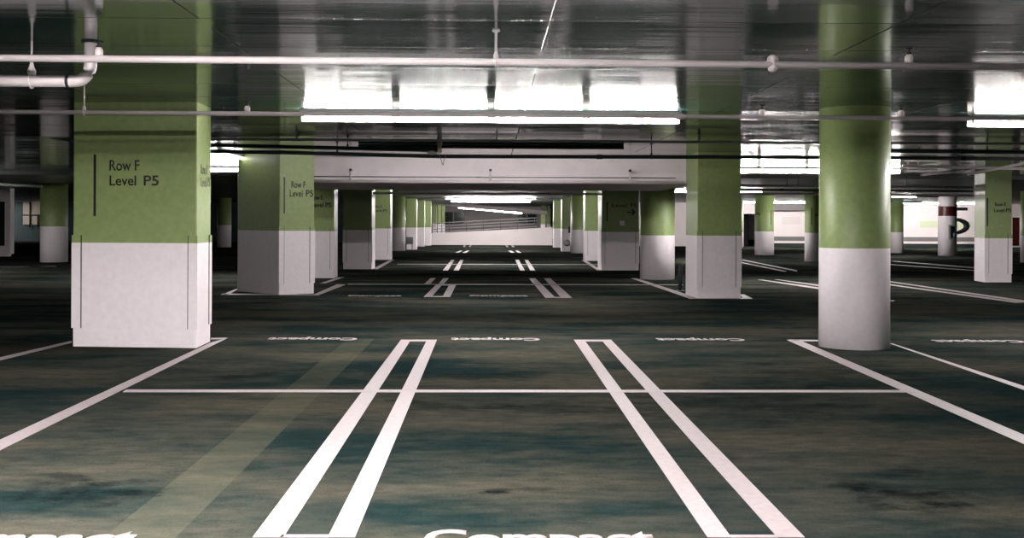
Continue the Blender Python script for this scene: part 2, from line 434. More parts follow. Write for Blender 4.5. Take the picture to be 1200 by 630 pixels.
P = boxcol(685.5, 703.5, 305.4, depth=.9)
column('narrow lit column just left of the arrow sign column', P, zat(694, 270.3, P[0][1]), HF, guards=(0,))
# -- far pairs down the lane
def rcol(label, a, c, yb, by, top=HF):
    P, cyl = rnd(a, c, yb, 32); r, _ = column(label, P, zat((a + c) / 2, by, cyl[1] - cyl[2]), top, round_=True); return r, cyl
def bcol(label, a, c, yb, by, top=HF, depth=.8):
    P = boxcol(a, c, yb, depth=depth); r, _ = column(label, P, zat((a + c) / 2, by, P[0][1]), top); return r, P
rcol('round far column, half in shade, left of the grey cabinet column', 459, 475, 293.7, 266.6)
c9, P9 = bcol('square far column behind the small grey cabinet on the left', 476, 488, 292.2, 266.5)
rcol('round far column between the wall bell column and the narrow lit column', 669, 686, 296.6, 269)
c10, P10 = bcol('square far column carrying a grey disc on its white base', 658.3, 668.3, 294.4, 267.8)
bcol('dark fronted far column right of the small grey cabinet', 489, 497.3, 288.6, 266.3)
bcol('far column at the right end of the ramp wall', 648.7, 658, 289.8, 267.5)
bcol('slim far column at the left end of the ramp wall', 498.2, 505, 287.6, 266.2, depth=.6)
for i, (a, c, t) in enumerate(((506.3, 511.5, 'first'), (512.6, 516.2, 'second'), (517.5, 521, 'third'), (634, 638.8, 'right-hand'), (641, 645, 'rightmost'))):
    P = boxcol(a, c, 283.2 - (i % 3) * .3, depth=.5)
    column(('%s slim green column behind the ramp railing, counted from its left end' if i < 3 else '%s slim green column behind the ramp railing at its right end') % t, P, zat(a, 262.5, P[0][1]), HF)
# -- left and right bays
rcol('round column standing alone in the dark left bay', 48, 78.5, 307.3, 265.2, HF)
rcol('small far round column seen in the gap behind the Row F columns', 254.5, 270.8, 289.6, 263.7)
P = para((1154, 330.6), (1141.5, 328.5), (1185.5, 330.6))
c11, _ = column('lettered square column near the right edge with a lit left side', P, zat(1168, 279, P[0][1]), HC, guards=(0, 1))
A, B = v3(P[0]), v3(P[1])
write(c11, A, B, 'Row E', 1166, 1179, 237, 241.3); write(c11, A, B, 'Level P5', 1165, 1185, 244, 248.3); bar(c11, A, B, 1157, 232, 265, .04)
r, cyl = rcol('lettered column seen left of the thick round column', 943, 961.5, 306.4, 272.6)
write_round(r, cyl, 'Level', 954.5, 960.5, 249.5, 252.6); bar_round(r, cyl, 950, 243, 263.5, .035)
r, cyl = rcol('lettered column standing between the dark-fronted square one and the pale wall', 884.5, 906.7, 298.6, 271)
write_round(r, cyl, 'P5', 885.8, 892, 248.7, 252); bar_round(r, cyl, 902, 246, 263.5, .035)
rcol('far column peeking out right of the thick round column', 1043, 1058.3, 296.4, 272)
rcol('sliver of a column right of the dark-fronted square one', 860, 870.6, 291, 272)
rcol('column cut off by the right edge of the photograph', 1196.5, 1216, 307.5, 276)
# white column with a red band
P, cyl = rnd(1099.7, 1120.5, 299.6, 32)
d0 = cyl[1] - cyl[2]
cx, cy = cyl[0], cyl[1]
root = tag(empty('column', (cx, cy, 0)), 'white round column with dark red band and fire cabinet', 'column')
loc = [(p[0] - cx, p[1] - cy) for p in P]
za, zb = zat(1110, 253, d0), zat(1110, 241.5, d0)
bm = bmesh.new(); prism(bm, loc, [0, za, zb, HF], [0, 1, 2]); o = link('shaft', bm, [WHITE, RED, WHITE], root)
for p in o.data.polygons:
    if abs(p.normal.z) < .5: p.use_smooth = True
a, c = D(1111.5, 280, d0), D(1119.3, 263.5, d0)
bm = bmesh.new(); box(bm, a.x - cx, c.x - cx, -cyl[2] - .12, -cyl[2] + .2, a.z, c.z, 0, .015); fc = link('fire_cabinet', bm, GREYB, root)
bm = bmesh.new(); box(bm, a.x - cx + .05, c.x - cx - .05, -cyl[2] - .135, -cyl[2] - .118, a.z + .06, c.z - .06); link('cabinet_glass', bm, GLASSD, fc)
bm = bmesh.new(); lathe(bm, ((a.x + c.x) / 2 - cx + .04, -cyl[2] - .15, a.z + .1), [(.03, 0), (.035, .01), (.035, .16), (.012, .19), (.012, .23)]); link('extinguisher', bm, STEEL, fc)

# grey cabinet on legs / disc / bollard
pc = D(479.5, 293.0, P9[0][1] - .5)
t = tag(empty('cabinet', (pc.x, pc.y, 0)), 'small grey cabinet on legs before the far left columns', 'cabinet')
bm = bmesh.new(); box(bm, -.22, .22, -.14, .14, .32, .68, 0, .03); link('cabinet_body', bm, STEEL, t)
bm = bmesh.new(); box(bm, -.16, .16, -.15, -.139, .37, .63, 0, .004); link('cabinet_door', bm, GREYB, t)
for sx in (-1, 1):
    bm = bmesh.new(); tube(bm, [(sx * .16, 0, 0), (sx * .16, 0, .33)], .022, 8); link('leg', bm, STEEL, t)
pc = D(664.4, 284.5, P10[0][1])
bm = bmesh.new(); lathe(bm, (0, 0, 0), [(.16, 0), (.17, .02), (.17, .06), (.1, .09)], 20)
bm.transform(Matrix.Rotation(math.pi / 2, 4, 'X')); bm.transform(Matrix.Translation(pc - c10.location)); link('wall_bell', bm, STEEL, c10)
pc = D(667.3, 269, P10[0][1])
bm = bmesh.new(); box(bm, pc.x - c10.location.x - .06, pc.x - c10.location.x + .04, pc.y - c10.location.y - .14, pc.y - c10.location.y, pc.z - .17, pc.z + .17, 0, .02); link('alarm_box', bm, BLACK, c10)
g = G(797, 340.5)
t = tag(empty('bollard', g), 'thin dark steel post standing left of the dark-fronted square column', 'bollard')
bm = bmesh.new(); lathe(bm, (0, 0, 0), [(.1, 0), (.1, .012)], 16); link('base_plate', bm, STEEL, t)
bm = bmesh.new(); lathe(bm, (0, 0, .012), [(.045, 0), (.045, .55), (.03, .585)], 16); link('post', bm, DARK, t)

# ------------------------------------------------------------------ dropped beam across the lane
ZB = 2.335
xb0, xb1 = D(330, 220, 23.6).x - .55, 4.45
bm = bmesh.new(); box(bm, xb0, xb1, 24.2, 29.2, ZB, HC, 0, .012)
beam = tag(link('ceiling_beam', bm, CONC), 'deep white dropped beam spanning the lane between second columns', 'beam')

# ------------------------------------------------------------------ strip lights
def make_lights():
    """one of each part, shared by every fitting; length along X, open side towards -Y"""
    bm = bmesh.new(); box(bm, -.6, .6, -.055, .055, -.046, 0, 0, .006); body = bm
    me_b = bpy.data.meshes.new('strip_light'); bm.to_mesh(me_b); bm.free(); me_b.materials.append(HOUS)
    bm = bmesh.new(); tube(bm, [(-.548, 0, -.074), (.548, 0, -.074)], .021, 10)
    me_t = bpy.data.meshes.new('fluorescent_tube'); bm.to_mesh(me_t); bm.free(); me_t.materials.append(TUBE)
    bm = bmesh.new(); box(bm, -.012, .012, -.022, .022, -.102, -.03, 0, .004)
    me_h = bpy.data.meshes.new('lamp_holder'); bm.to_mesh(me_h); bm.free(); me_h.materials.append(HOUS)
    bm = bmesh.new()
    pr = [(.05, -.0), (.088, -.06), (.095, -.138), (.091, -.139), (.083, -.062), (.046, -.004)]
    a = [bm.verts.new((-.6, y, z)) for y, z in pr]; c = [bm.verts.new((.6, y, z)) for y, z in pr]
    for i in range(6): f = bm.faces.new((a[i - 1], a[i], c[i], c[i - 1])); f.material_index = 1 if i in (1, 2) else 0
    bm.faces.new(a); bm.faces.new(list(reversed(c))); bmesh.ops.recalc_face_normals(bm, faces=bm.faces)
    me_r = bpy.data.meshes.new('reflector_hood'); bm.to_mesh(me_r); bm.free(); me_r.materials.append(HOUS); me_r.materials.append(HOOD)
    return me_b, me_t, me_h, me_r
LB, LT, LH, LR = make_lights()
bm = bmesh.new()  # wings added to the unseen rows to keep their light off the ceiling
for sg in (-1, 1):
    pr = [(.05, 0), (.112, -.08), (.108, -.082), (.046, -.004)]
    a = [bm.verts.new((-.6, y * sg, z)) for y, z in pr]; c = [bm.verts.new((.6, y * sg, z)) for y, z in pr]
    for i in range(4): bm.faces.new((a[i - 1], a[i], c[i], c[i - 1]))
    bm.faces.new(a); bm.faces.new(list(reversed(c)))
bmesh.ops.recalc_face_normals(bm, faces=bm.faces)
LW = bpy.data.meshes.new('added_shield_wings'); bm.to_mesh(LW); bm.free(); LW.materials.append(HOUS)
LTD = LT.copy(); LTD.materials.clear(); LTD.materials.append(TUBED)
def light(loc, rz, hood, label, group=None, dim=False):
    root = bpy.data.objects.new('strip_light', LB); C.objects.link(root); root.location = loc; root.rotation_euler = (0, 0, rz)
    tag(root, label, 'strip light', group)
    t = bpy.data.objects.new('fluorescent_tube', LTD if dim else LT); C.objects.link(t); t.parent = root
    for s in (-.56, .56):
        h = bpy.data.objects.new('lamp_holder', LH); C.objects.link(h); h.parent = root; h.location = (s, 0, 0)
    if hood:
        r = bpy.data.objects.new('reflector_hood', LW if hood == 'wings' else LR); C.objects.link(r); r.parent = root
    return root
ORD = ('first', 'second', 'third', 'fourth', 'fifth', 'sixth', 'seventh')
def row(xa, d, n, ztop, rz, hood, what, slim=False):
    for i in range(n):
        o = light((xa + .6 + 1.2 * i, d, ztop), rz, hood, '%s light from the left in %s' % (ORD[i], what), what)
        if slim:
            o.scale = (1, .6, .55)
            for c in o.children:
                if c.name.startswith(('fluor', 'lamp')): c.location.y = .045
row(-2.41, 14.0, 4, HC, 0, True, 'the bright row before the white beam')
row(-2.41, 20.1, 4, HC, math.pi, True, 'the dark-hooded row close to the white beam', True)
row(6.17, 14.2, 4, HC, 0, True, 'the bright row at the right edge')
row(5.5, 27.7, 4, HC, 0, True, 'the row behind the thick round column')
row(-2.45, 58.3, 4, HF, 0, False, 'the wide far row above the ramp')
row(5.9, 43.6, 4, HF, 0, False, 'the far row in front of the pale wall')
row(-2.45, 66.5, 4, HF, 0, False, 'the added last row before the ramp wall')  # added row that brightens the ramp wall
# unseen rows
for (xa, d, n, what) in ((-5.0, 5.5, 4, 'the first row above the nearest bays'), (-3.6, 4.1, 4, 'the added middle row above the nearest bays'), (-3.6, 2.5, 5, 'the row over the camera'),
                   (12.4, 21.0, 3, 'the added right bay row beyond the edge'), (-18.6, 31.2, 3, 'the added left bay row beyond the edge'), (-36.4, 77.0, 2, 'the added row before the lit mesh screen')):  # edge rows added to light the pipes, lone column and screen
    row(xa, d, n, 2.64 if d < 3 else HC if d < STEP else HF, 0, 'wings', what)
for o in [o for o in C.objects if o.get('group') == 'the row over the camera']:      # added row, hung low on two stems to move its pipe shadow
    for sx in (-.45, .45):
        bm = bmesh.new(); tube(bm, [(sx, 0, 0), (sx, 0, HC - 2.64)], .012, 8); link('stem', bm, HOUS, o)
row(-2.2, 38.0, 4, HF, math.pi, True, 'the row just under the rear beam edge')
row(-9.9, 28.6, 3, HC, 0, True, 'the left bay row behind the wide lettered column')
# near the numbered wall
row(15.0, 66.0, 4, HF, math.pi, False, 'the row nearest the pale wall, left part')
row(23.0, 66.0, 6, HF, math.pi, False, 'the row nearest the numbered wall')
row(14.5, 50.0, 4, HF, 0, False, 'the row before the red-banded column')
# left bay, fittings running away from the camera
p = G(257, 180, HC - .09)
for k in range(2): light((p.x, p.y + .6 + k * 1.2, HC), math.pi / 2, False, '%s light of the slanting pair beside the corner-turned column' % ('nearer', 'farther')[k], 'slanting lights', True)

# ------------------------------------------------------------------ pipes
def hanger(root, p, ztop, r=.008, mt=PIPEW, ring=.035, name='hanger'):
    bm = bmesh.new(); o = root.location
    tube(bm, [(p.x - o.x, p.y - o.y, p.z - o.z + ring * .8), (p.x - o.x, p.y - o.y, ztop - o.z)], r, 8)
    lathe(bm, (p.x - o.x, p.y - o.y, p.z - o.z + ring * .8), [(r * 2.2, 0), (r * 2.2, .02), (r, .05)], 10)
    lathe(bm, (p.x - o.x, p.y - o.y, ztop - o.z - .012), [(r * 3, 0), (r * 3, .012)], 10)
    # ring about the pipe
    n = 16; ring_pts = [Vector((p.x - o.x, p.y - o.y + ring * math.cos(2 * math.pi * k / n), p.z - o.z + ring * math.sin(2 * math.pi * k / n))) for k in range(n + 1)]
    tube(bm, ring_pts, .005, 6)
    return link(name, bm, mt, root)
def pipe(label, pts, r, mt, hangers=(), heads=(), couplings=(), ztop=HC, cat='pipe', name='ceiling_pipe', fittings=()):
    o0 = pts[0].copy()
    root = tag(empty(name, o0), label, cat)
    bm = bmesh.new(); tube(bm, [p - o0 for p in pts], r, 16); link('pipe_run', bm, mt, root)
    def on(px):
        for a, c in zip(pts, pts[1:]):
            ax, cx = prj(a), prj(c)
            if ax <= px <= cx: t = (px - ax) / (cx - ax); return a.lerp(c, t)
        return pts[0] if px < prj(pts[0]) else pts[-1]
    for h in hangers: hanger(root, on(h), ztop, .009, mt, r + .006)
    for h in heads:          # upright sprinkler
        p = on(h) - o0; bm = bmesh.new()
        lathe(bm, (p.x, p.y, p.z + r * .6), [(.012, 0), (.03, .012), (.03, .05), (.018, .066)], 12, 0)
        lathe(bm, (p.x, p.y, p.z + r * .6 + .062), [(.008, 0), (.024, .012), (.006, .03), (.006, .04), (.036, .046), (.036, .052)], 12, 1)
        link('sprinkler_head', bm, [mt, BLACK], root)
    for h in couplings:
        p = on(h) - o0; q = on(h + 1) - o0; u = (q - p)
        u = u.normalized() if u.length > 1e-6 else Vector((1, 0, 0)); bm = bmesh.new()
        tube(bm, [p - u * .05, p - u * .035, p + u * .035, p + u * .05], r * 1.28, 16); link('coupling', bm, mt, root)
    return root, on
def prj(p):
    q = p - CAM; return 600 + F * q.dot(rt) / q.dot(fwd)
pipe('thick white pipe across the whole ceiling, nearest the camera', [D(-60, 67.5, 8.1), D(1260, 78.6, 8.1)], .0265, PIPEW,
     hangers=(575,), heads=(1062, 113))[0]
p1 = [o for o in C.objects if o.name.startswith('ceiling_pipe')][-1]
q = D(905.5, 75, 8.1) - p1.location; bm = bmesh.new()
lathe(bm, (q.x, q.y, q.z - .058), [(.018, 0), (.034, .015), (.036, .035), (.026, .045), (.028, .075), (.04, .082), (.042, .095), (.034, .112), (.012, .124)], 16)
link('tee_fitting', bm, PIPEW, p1)
pipe('thinner white pipe crossing in front of the lettered wide column', [D(-60, 130.6, 11.4), D(1260, 139.6, 11.4)], .0225, PIPEW,
     hangers=(96,), heads=(285, 888, 1053), couplings=(790,))
# drain pipe with elbow, hung on a clevis
dd = 8.75
rows_ = [D(-60, 94.3, dd)]
e = D(106, 95, dd); R_ = .13
rows_.append(Vector((e.x - R_ - .02, dd, rows_[0].z)))
for k in range(1, 9):
    a = math.pi / 2 * k / 8; rows_.append(Vector((e.x - R_ + R_ * math.sin(a), dd, rows_[0].z + R_ - R_ * math.cos(a))))
rows_.append(Vector((e.x, dd, HC)))
o0 = rows_[0].copy(); dr = tag(empty('drain_pipe', o0), 'thick drain pipe at the left bending up into the ceiling', 'pipe')
bm = bmesh.new(); tube(bm, [p - o0 for p in rows_], .047, 20); link('pipe_run', bm, PIPEW, dr)
bm = bmesh.new(); lathe(bm, (e.x - o0.x, 0, HC - o0.z - .012), [(.07, 0), (.07, .012)], 20); link('ceiling_flange', bm, DARK, dr)
q = D(80, 95, dd) - o0; bm = bmesh.new(); tube(bm, [(q.x - .012, 0, 0), (q.x + .012, 0, 0)], .0495, 20); link('joint_band', bm, DARK, dr)
q = D(37, 95, dd); bm = bmesh.new()
n = 20; tube(bm, [Vector((q.x - o0.x, .055 * math.cos(2 * math.pi * k / n), .055 * math.sin(2 * math.pi * k / n))) for k in range(n + 1)], .008, 6)
tube(bm, [(q.x - o0.x, 0, .05), (q.x - o0.x, 0, HC - o0.z)], .009, 8)
lathe(bm, (q.x - o0.x, 0, .05), [(.03, 0), (.034, .03), (.02, .06), (.012, .1)], 10)
link('clevis_hanger', bm, PIPEW, dr)
pipe('grey thin pipe running in front of the dark-hooded lights', [D(150, 162.4, 17.4), D(1260, 168.8, 17.4)], .022, PIPEG, hangers=(578, 345), heads=(815,))
pA, _ = pipe('short dark pipe ending in white fittings in the middle', [D(170, 168, 19.2), D(513, 176, 19.2)], .034, PIPED, hangers=(407,))
q = D(515, 172, 19.2) - pA.location; bm = bmesh.new(); lathe(bm, (q.x, q.y, q.z - .11), [(.03, 0), (.05, .03), (.04, .08), (.03, .12), (.05, .15), (.05, .2), (.03, .22)], 12); link('end_fitting', bm, PIPEW, pA)
q = D(506, 179, 19.2) - pA.location; bm = bmesh.new(); lathe(bm, (q.x, q.y, q.z - .03), [(.05, 0), (.09, .02), (.07, .05), (.03, .07)], 12); link('junction_cap', bm, PIPEW, pA)
bm = bmesh.new(); q0 = D(514, 180, 19.2) - pA.location
tube(bm, [q0 + Vector((.02 * math.sin(k * .5) + .012 * k, 0, -.2 * math.sin(k * math.pi / 12))) for k in range(13)], .006, 6); link('cable_loop', bm, PIPEG, pA)
pipe('dark pipe running the full width before the white beam', [D(150, 175.6, 19.6), D(340, 178.7, 19.6), D(515, 183.2, 19.6), D(900, 184.0, 19.6), D(1260, 186.4, 19.6)], .034, PIPED,
     hangers=(395, 763), couplings=(702, 1128))
pb, on = pipe('white pipe hung along the lower edge of the white beam', [D(366, 212.3, 23.95), D(802, 213.5, 23.95)], .034, PIPEW)
for hx in (410.5, 574, 738):
    pt = on(hx) - pb.location; bm = bmesh.new()
    tube(bm, [pt + Vector((0, 0, .02)), pt + Vector((0, 0, .27))], .022, 8); tube(bm, [pt + Vector((0, 0, .25)), pt + Vector((0, .29, .25))], .02, 8)
    n = 14; tube(bm, [pt + Vector((0, .032 * math.cos(2 * math.pi * k / n), .032 * math.sin(2 * math.pi * k / n))) for k in range(n + 1)], .006, 6)
    link('hanger', bm, PIPEW, pb)
    bm = bmesh.new(); tube(bm, [pt + Vector((0, -.03, .25)), pt + Vector((0, .02, .25))], .03, 8); link('bracket_bolt', bm, BLACK, pb)
pipe('thin conduit on the face of the white beam', [D(368, 206.7, 24.17), D(792, 208.4, 24.17)], .011, PIPEG, couplings=(560,))
pipe('dark pipe crossing the right bay above the long dark pipe', [D(1040, 176.6, 18.9), D(1260, 178.6, 18.9)], .036, PIPED, hangers=(1157,), couplings=(1128,))
pipe('white pipe in the right bay passing the lettered square column', [D(1058, 194.3, 25.0), D(1260, 199, 25.0)], .033, PIPEW, hangers=(1064, 1076))
pipe('slanting white pipe in the right bay, left of two', [D(1080, 205, 24.0), D(1129, 199.0, 27.5)], .03, PIPEW, ztop=HC)
pipe('slanting white pipe in the right bay, right of two', [D(1134, 204.5, 24.0), D(1215, 188, 24.0)], .03, PIPEW, ztop=HC)
pipe('dark pipe far in the right bay, over the lettered columns', [D(862, 217, 30.8), D(1140, 219.6, 30.8)], .032, PIPEG, hangers=(922, 935, 1062), ztop=HC)
pipe('second dark pipe far in the right bay, just below another', [D(862, 222.0, 33.0), D(1140, 224, 33.0)], .032, PIPED, couplings=(916,), ztop=HF)
pipe('white pipe far in the right bay, at the tops of the lettered columns', [D(862, 226.3, 36.0), D(1140, 229, 36.0)], .035, PIPEW, ztop=HF)
pipe('thin dark pipe before the numbered wall, upper', [D(1044, 229.5, 50.0), D(1100, 230.3, 50.0)], .03, PIPED, ztop=HF)
pipe('thin dark pipe before the numbered wall, lower', [D(1044, 236, 52.0), D(1081, 236.4, 52.0)], .04, PIPED, ztop=HF)
pipe('white pipe across the lane just below the rear beam edge', [D(437, 226.4, 33.0), D(706, 227.4, 33.0)], .03, PIPEW, couplings=(574,), ztop=HF)
pipe('thin white pipe far down the lane', [D(475, 231.6, 44.0), D(660, 232.6, 44.0)], .03, PIPEG, couplings=(640,), ztop=HF)
pipe('thin pale pipe in the dark left bay', [D(-30, 214.6, 34.0), D(49, 218.5, 34.0)], .045, PIPEG, ztop=HF)
pipe('dark pipe high in the left bay', [D(-30, 143, 18.0), D(95, 165, 19.6)], .05, PIPED)

# ------------------------------------------------------------------ painted markings
TP = .003
def strip(bm, a, c, w):
    """flat painted band between floor points"""
    a, c = a.copy(), c.copy(); u = (c - a).normalized(); n = Vector((-u.y, u.x, 0)) * (w / 2)
    p = [a - n, c - n, c + n, a + n]
    prism(bm, [(v.x, v.y) for v in p], [.0005, TP], [0])
def poly4(bm, pxs, tp=TP):
    p = [G(*q) for q in pxs]
    ar = sum(p[i].x * p[(i + 1) % 4].y - p[(i + 1) % 4].x * p[i].y for i in range(4))
    if ar < 0: p.reverse()
    prism(bm, [(v.x, v.y) for v in p], [.0005, tp], [0])
def marking(label, quads, mt=LINE, name='parking_line', cat='parking line', tp=TP):
    bm = bmesh.new()
    for q in quads: poly4(bm, q, tp)
    return tag(link(name, bm, mt), label, cat)
ext = lambda a, c, t: (a[0] + (c[0] - a[0]) * t, a[1] + (c[1] - a[1]) * t)
# nearest hairpins
marking('white hairpin line left of the middle bay, nearest the camera',
        [((470, 398), (481.5, 398), (332, 629.5), (296, 629.5)), ((500.5, 398), (512, 398), (421.5, 616), (384, 629.5)), ((384, 629.5), (421.5, 616), (416, 629.5), (390, 629.5)),
         ((481, 398), (501, 398), (500, 400), (479.5, 400)), ((330, 626.5), (386, 626.5), (384.5, 629.8), (328, 629.8))])
marking('white hairpin line right of the middle bay, nearest the camera',
        [((672.5, 398), (684.5, 398), (857, 629.5), (829, 629.5)), ((704.5, 398), (716, 398), (943, 629.5), (911, 629.5)),
         ((684, 398), (705, 398), (707, 400), (685.5, 400)), ((855, 626.8), (909, 626.8), (912, 629.8), (857, 629.8))])
marking('thin white line crossing three near bays', [((148, 456.7), (1066, 457.3), (1072, 459.8), (144, 459.4))], tp=.005)
marking('white bay line leaving the lettered wide column toward the left edge',
        [((246.5, 401.5), (267, 395.8), (0, 527.5), (-60, 543)), ((247, 396), (266, 395.6), (262, 397.4), (247, 397.6))])
marking('white bay line at the far left edge', [((84, 399.2), (84, 401.6), (-60, 437), (-60, 432.5))])
marking('white bay line before the thick round column toward the right edge',
        [((922, 398.2), (936, 398.2), (1270, 539), (1270, 551)), ((924, 397.8), (962, 398.3), (962, 399.8), (930, 399.8))])
marking('white bay line leaving the thick round column on its right', [((1040, 401.5), (1046, 402.5), (1270, 475), (1270, 481))])
# row two
marking('short white hairpin in the second row, left of the lane middle',
        [((511, 333.6), (518, 333.6), (505.5, 347.8), (496.5, 347.8)), ((526.5, 333.6), (534.5, 333.6), (527.5, 347.8), (518.5, 347.8)),
         ((504, 346.8), (520, 346.8), (519.5, 347.9), (503, 347.9)), ((517, 333.5), (528, 333.5), (527.5, 334.3), (516.5, 334.3))])
marking('pair of short white lines just beyond the left short hairpin', [((504.8, 325.7), (510.5, 325.7), (503.5, 333.2), (496.3, 333.2)), ((519.5, 325.7), (526, 325.7), (519.5, 333.2), (513.5, 333.2))])
marking('long white hairpin in the second row, right of the lane middle',
        [((620, 326), (627.5, 326), (651, 348.7), (639, 348.7)), ((637.5, 326), (645, 326), (670.5, 348.9), (658, 348.9)), ((650, 347.8), (660, 347.8), (661, 348.9), (650, 348.9))])
marking('faint thin line crossing the second row of bays', [((408, 332.4), (800, 333.2), (801, 334), (407, 333.2))], LINEW)
marking('white bay line running back from the corner-turned column',
        [((366, 345.6), (373, 345.8), (405, 333.4), (395, 333.0)), ((261, 343.9), (370, 344.9), (370, 345.9), (259, 345.2)), ((259, 345.3), (268, 345.1), (280, 338.3), (277, 338.3))])
marking('short white line beside the Row E column', [((375, 331.8), (381, 331.9), (404, 324.6), (397, 324.6))])
marking('white line from the round lane column to the dark-fronted square column',
        [((739, 325.8), (746, 325.8), (818, 349), (806, 349)), ((806, 348.5), (880, 348.7), (882, 350), (808, 349.9)), ((866, 344.7), (872, 344.9), (882, 349.7), (872, 349.6))])
marking('white line from the narrow lit column to the arrow sign column', [((681.5, 304.6), (686, 304.6), (706, 317), (700, 316.6))])
marking('white line running back from the unlit square column', [((436.5, 315), (442.5, 315.3), (462.5, 304), (457.5, 304))])
# row three and beyond
marking('left pair of white lines in the third row',
        [((529, 304.4), (532.5, 304.4), (525, 316.8), (518.8, 316.8)), ((539.5, 304.4), (543, 304.4), (537.8, 316.8), (531.5, 316.8))])
marking('right pair of white lines in the third row',
        [((604, 304.4), (608, 304.4), (615, 316.8), (609.5, 316.8)), ((614.8, 304.4), (618.8, 304.4), (627.3, 316.8), (621.5, 316.8))])
marking('left pair of tiny white lines in the fourth row', [((539, 293.6), (542, 293.6), (537.5, 295.9), (533.5, 295.9)), ((547, 293.6), (550, 293.6), (546, 295.9), (542, 295.9))])
marking('right pair of tiny white lines in the fourth row', [((595.5, 293.6), (599, 293.6), (603, 295.9), (599, 295.9)), ((604, 293.6), (607, 293.6), (611, 295.9), (607, 295.9))])
marking('left pair of tiny white lines under the ramp wall', [((543.5, 287), (546, 287), (544.5, 289), (542.5, 289)), ((550.5, 287), (553, 287), (551.5, 289), (549.2, 289))])
marking('right pair of tiny white lines under the ramp wall', [((592, 287), (594.5, 287), (596, 289.2), (593.5, 289.2)), ((598.5, 287), (601, 287), (603, 289.2), (600.5, 289.2))])
marking('faint line crossing the third row of bays', [((466, 309.1), (700, 309.6), (700.5, 310.1), (465.5, 309.6))], LINEW)
# right bay
marking('double white line left of the thick round column, farther pair', [((868, 304.2), (871, 304.2), (934, 316.6), (934, 318)), ((866, 307.2), (869, 307.2), (922, 317.6), (920, 318.4))])
marking('double white line left of the thick round column, nearer pair', [((888, 327.6), (893, 327.6), (962, 337), (962, 339)), ((907, 327.2), (911, 327.2), (962, 334), (962, 335.4))])
marking('double white line right of the thick round column', [((1040, 329.8), (1044, 329.6), (1215, 354), (1215, 356.2)), ((1040, 333.6), (1040, 332.6), (1200, 354.2), (1190, 354.6))])
marking('long thin line behind the double line at the right', [((1044, 306), (1048, 305.6), (1143, 313), (1143, 314.4)), ((1040, 310), (1040, 309.2), (1143, 316.4), (1143, 317.2))], LINEW)
marking('tiny white dash right of the thick round column', [((1039, 351.6), (1048, 351.8), (1048, 353), (1039, 352.8))])
marking('worn pale line in the dark left bay', [((-30, 312), (30, 312.6), (66, 311), (66, 312.2))], LINEW)

def floor_text(label, xc, ytop, width_px, flip=False, hgt=.27, wid=None):
    """the word painted on the floor; reads from the camera side unless flipped"""
    p = G(xc, ytop); w = wid or width_px / F * p.y
    bm = text_mesh('Compact', w, hgt, TP, .03)
    for v in bm.verts: v.co.x -= w / 2
    # 'ytop' is the photo row of the far edge
    if flip:
        xform(bm, Vector((p.x, p.y - hgt, .0005)), Vector((-1, 0, 0)), Vector((0, 1, 0)) * -1, Vector((0, 0, 1)))
        bm.transform(Matrix.Translation((0, hgt, 0)))
    else:
        xform(bm, Vector((p.x, p.y - hgt, .0005)), Vector((1, 0, 0)), Vector((0, 1, 0)), Vector((0, 0, 1)))
    return tag(link('floor_lettering', bm, LINE), label, 'floor lettering')
floor_text('word Compact at the bottom edge, in the middle bay', 631, 620.5, 263)
floor_text('word Compact at the bottom left corner', 36, 620.5, 263)
floor_text('flattened Compact at the far end of the left near bay', 368, 395.8, 103, True)
floor_text('flattened Compact at the far end of the middle near bay', 580.5, 396.2, 103, True)
floor_text('flattened Compact at the far end of the bay right of the middle', 819, 396.6, 102, True)
floor_text('flattened Compact behind the round column toward the right edge', 1142, 398.6, 104, True)
floor_text('tiny Compact between the short and long hairpins of row two', 584, 345.8, 68)
floor_text('tiny Compact right of the corner-turned column', 440, 345.8, 62)

# ------------------------------------------------------------------ ramp at the far end
a0, a1 = D(499, 273.6, 72.2), D(647.5, 266.2, 72.2)
bm = bmesh.new()
fr_ = [bm.verts.new(v) for v in ((a0.x, 72.2, 0), (a1.x, 72.2, 0), (a1.x, 72.2, a1.z), (a0.x, 72.2, a0.z))]
bk_ = [bm.verts.new((v.co.x, 72.5, v.co.z)) for v in fr_]
bm.faces.new(fr_); bm.faces.new(list(reversed(bk_)))
for i in range(4): bm.faces.new((fr_[i - 1], bk_[i - 1], bk_[i], fr_[i]))
bmesh.ops.recalc_face_normals(bm, faces=bm.faces)
tag(link('ramp_wall', bm, WALLW), 'low white ramp wall with sloping top closing the lane', 'ramp wall')
rl = tag(empty('railing', (a0.x, 72.35, a0.z)), 'thin metal railing on top of the ramp wall', 'railing')
for k in range(4):
    h = .1 + .19 * k; bm = bmesh.new(); tube(bm, [(.3, 0, h), ((a1 - a0).x - 1.0, 0, (a1 - a0).z * .88 + h)], .024, 8); link('rail', bm, PIPEW, rl)
for k in range(7):
    t = .05 + k * .135; bm = bmesh.new(); x = (a1 - a0).x * t; z = (a1 - a0).z * t; tube(bm, [(x, 0, z - .02), (x, 0, z + .72)], .028, 8); link('post', bm, PIPEG, rl)
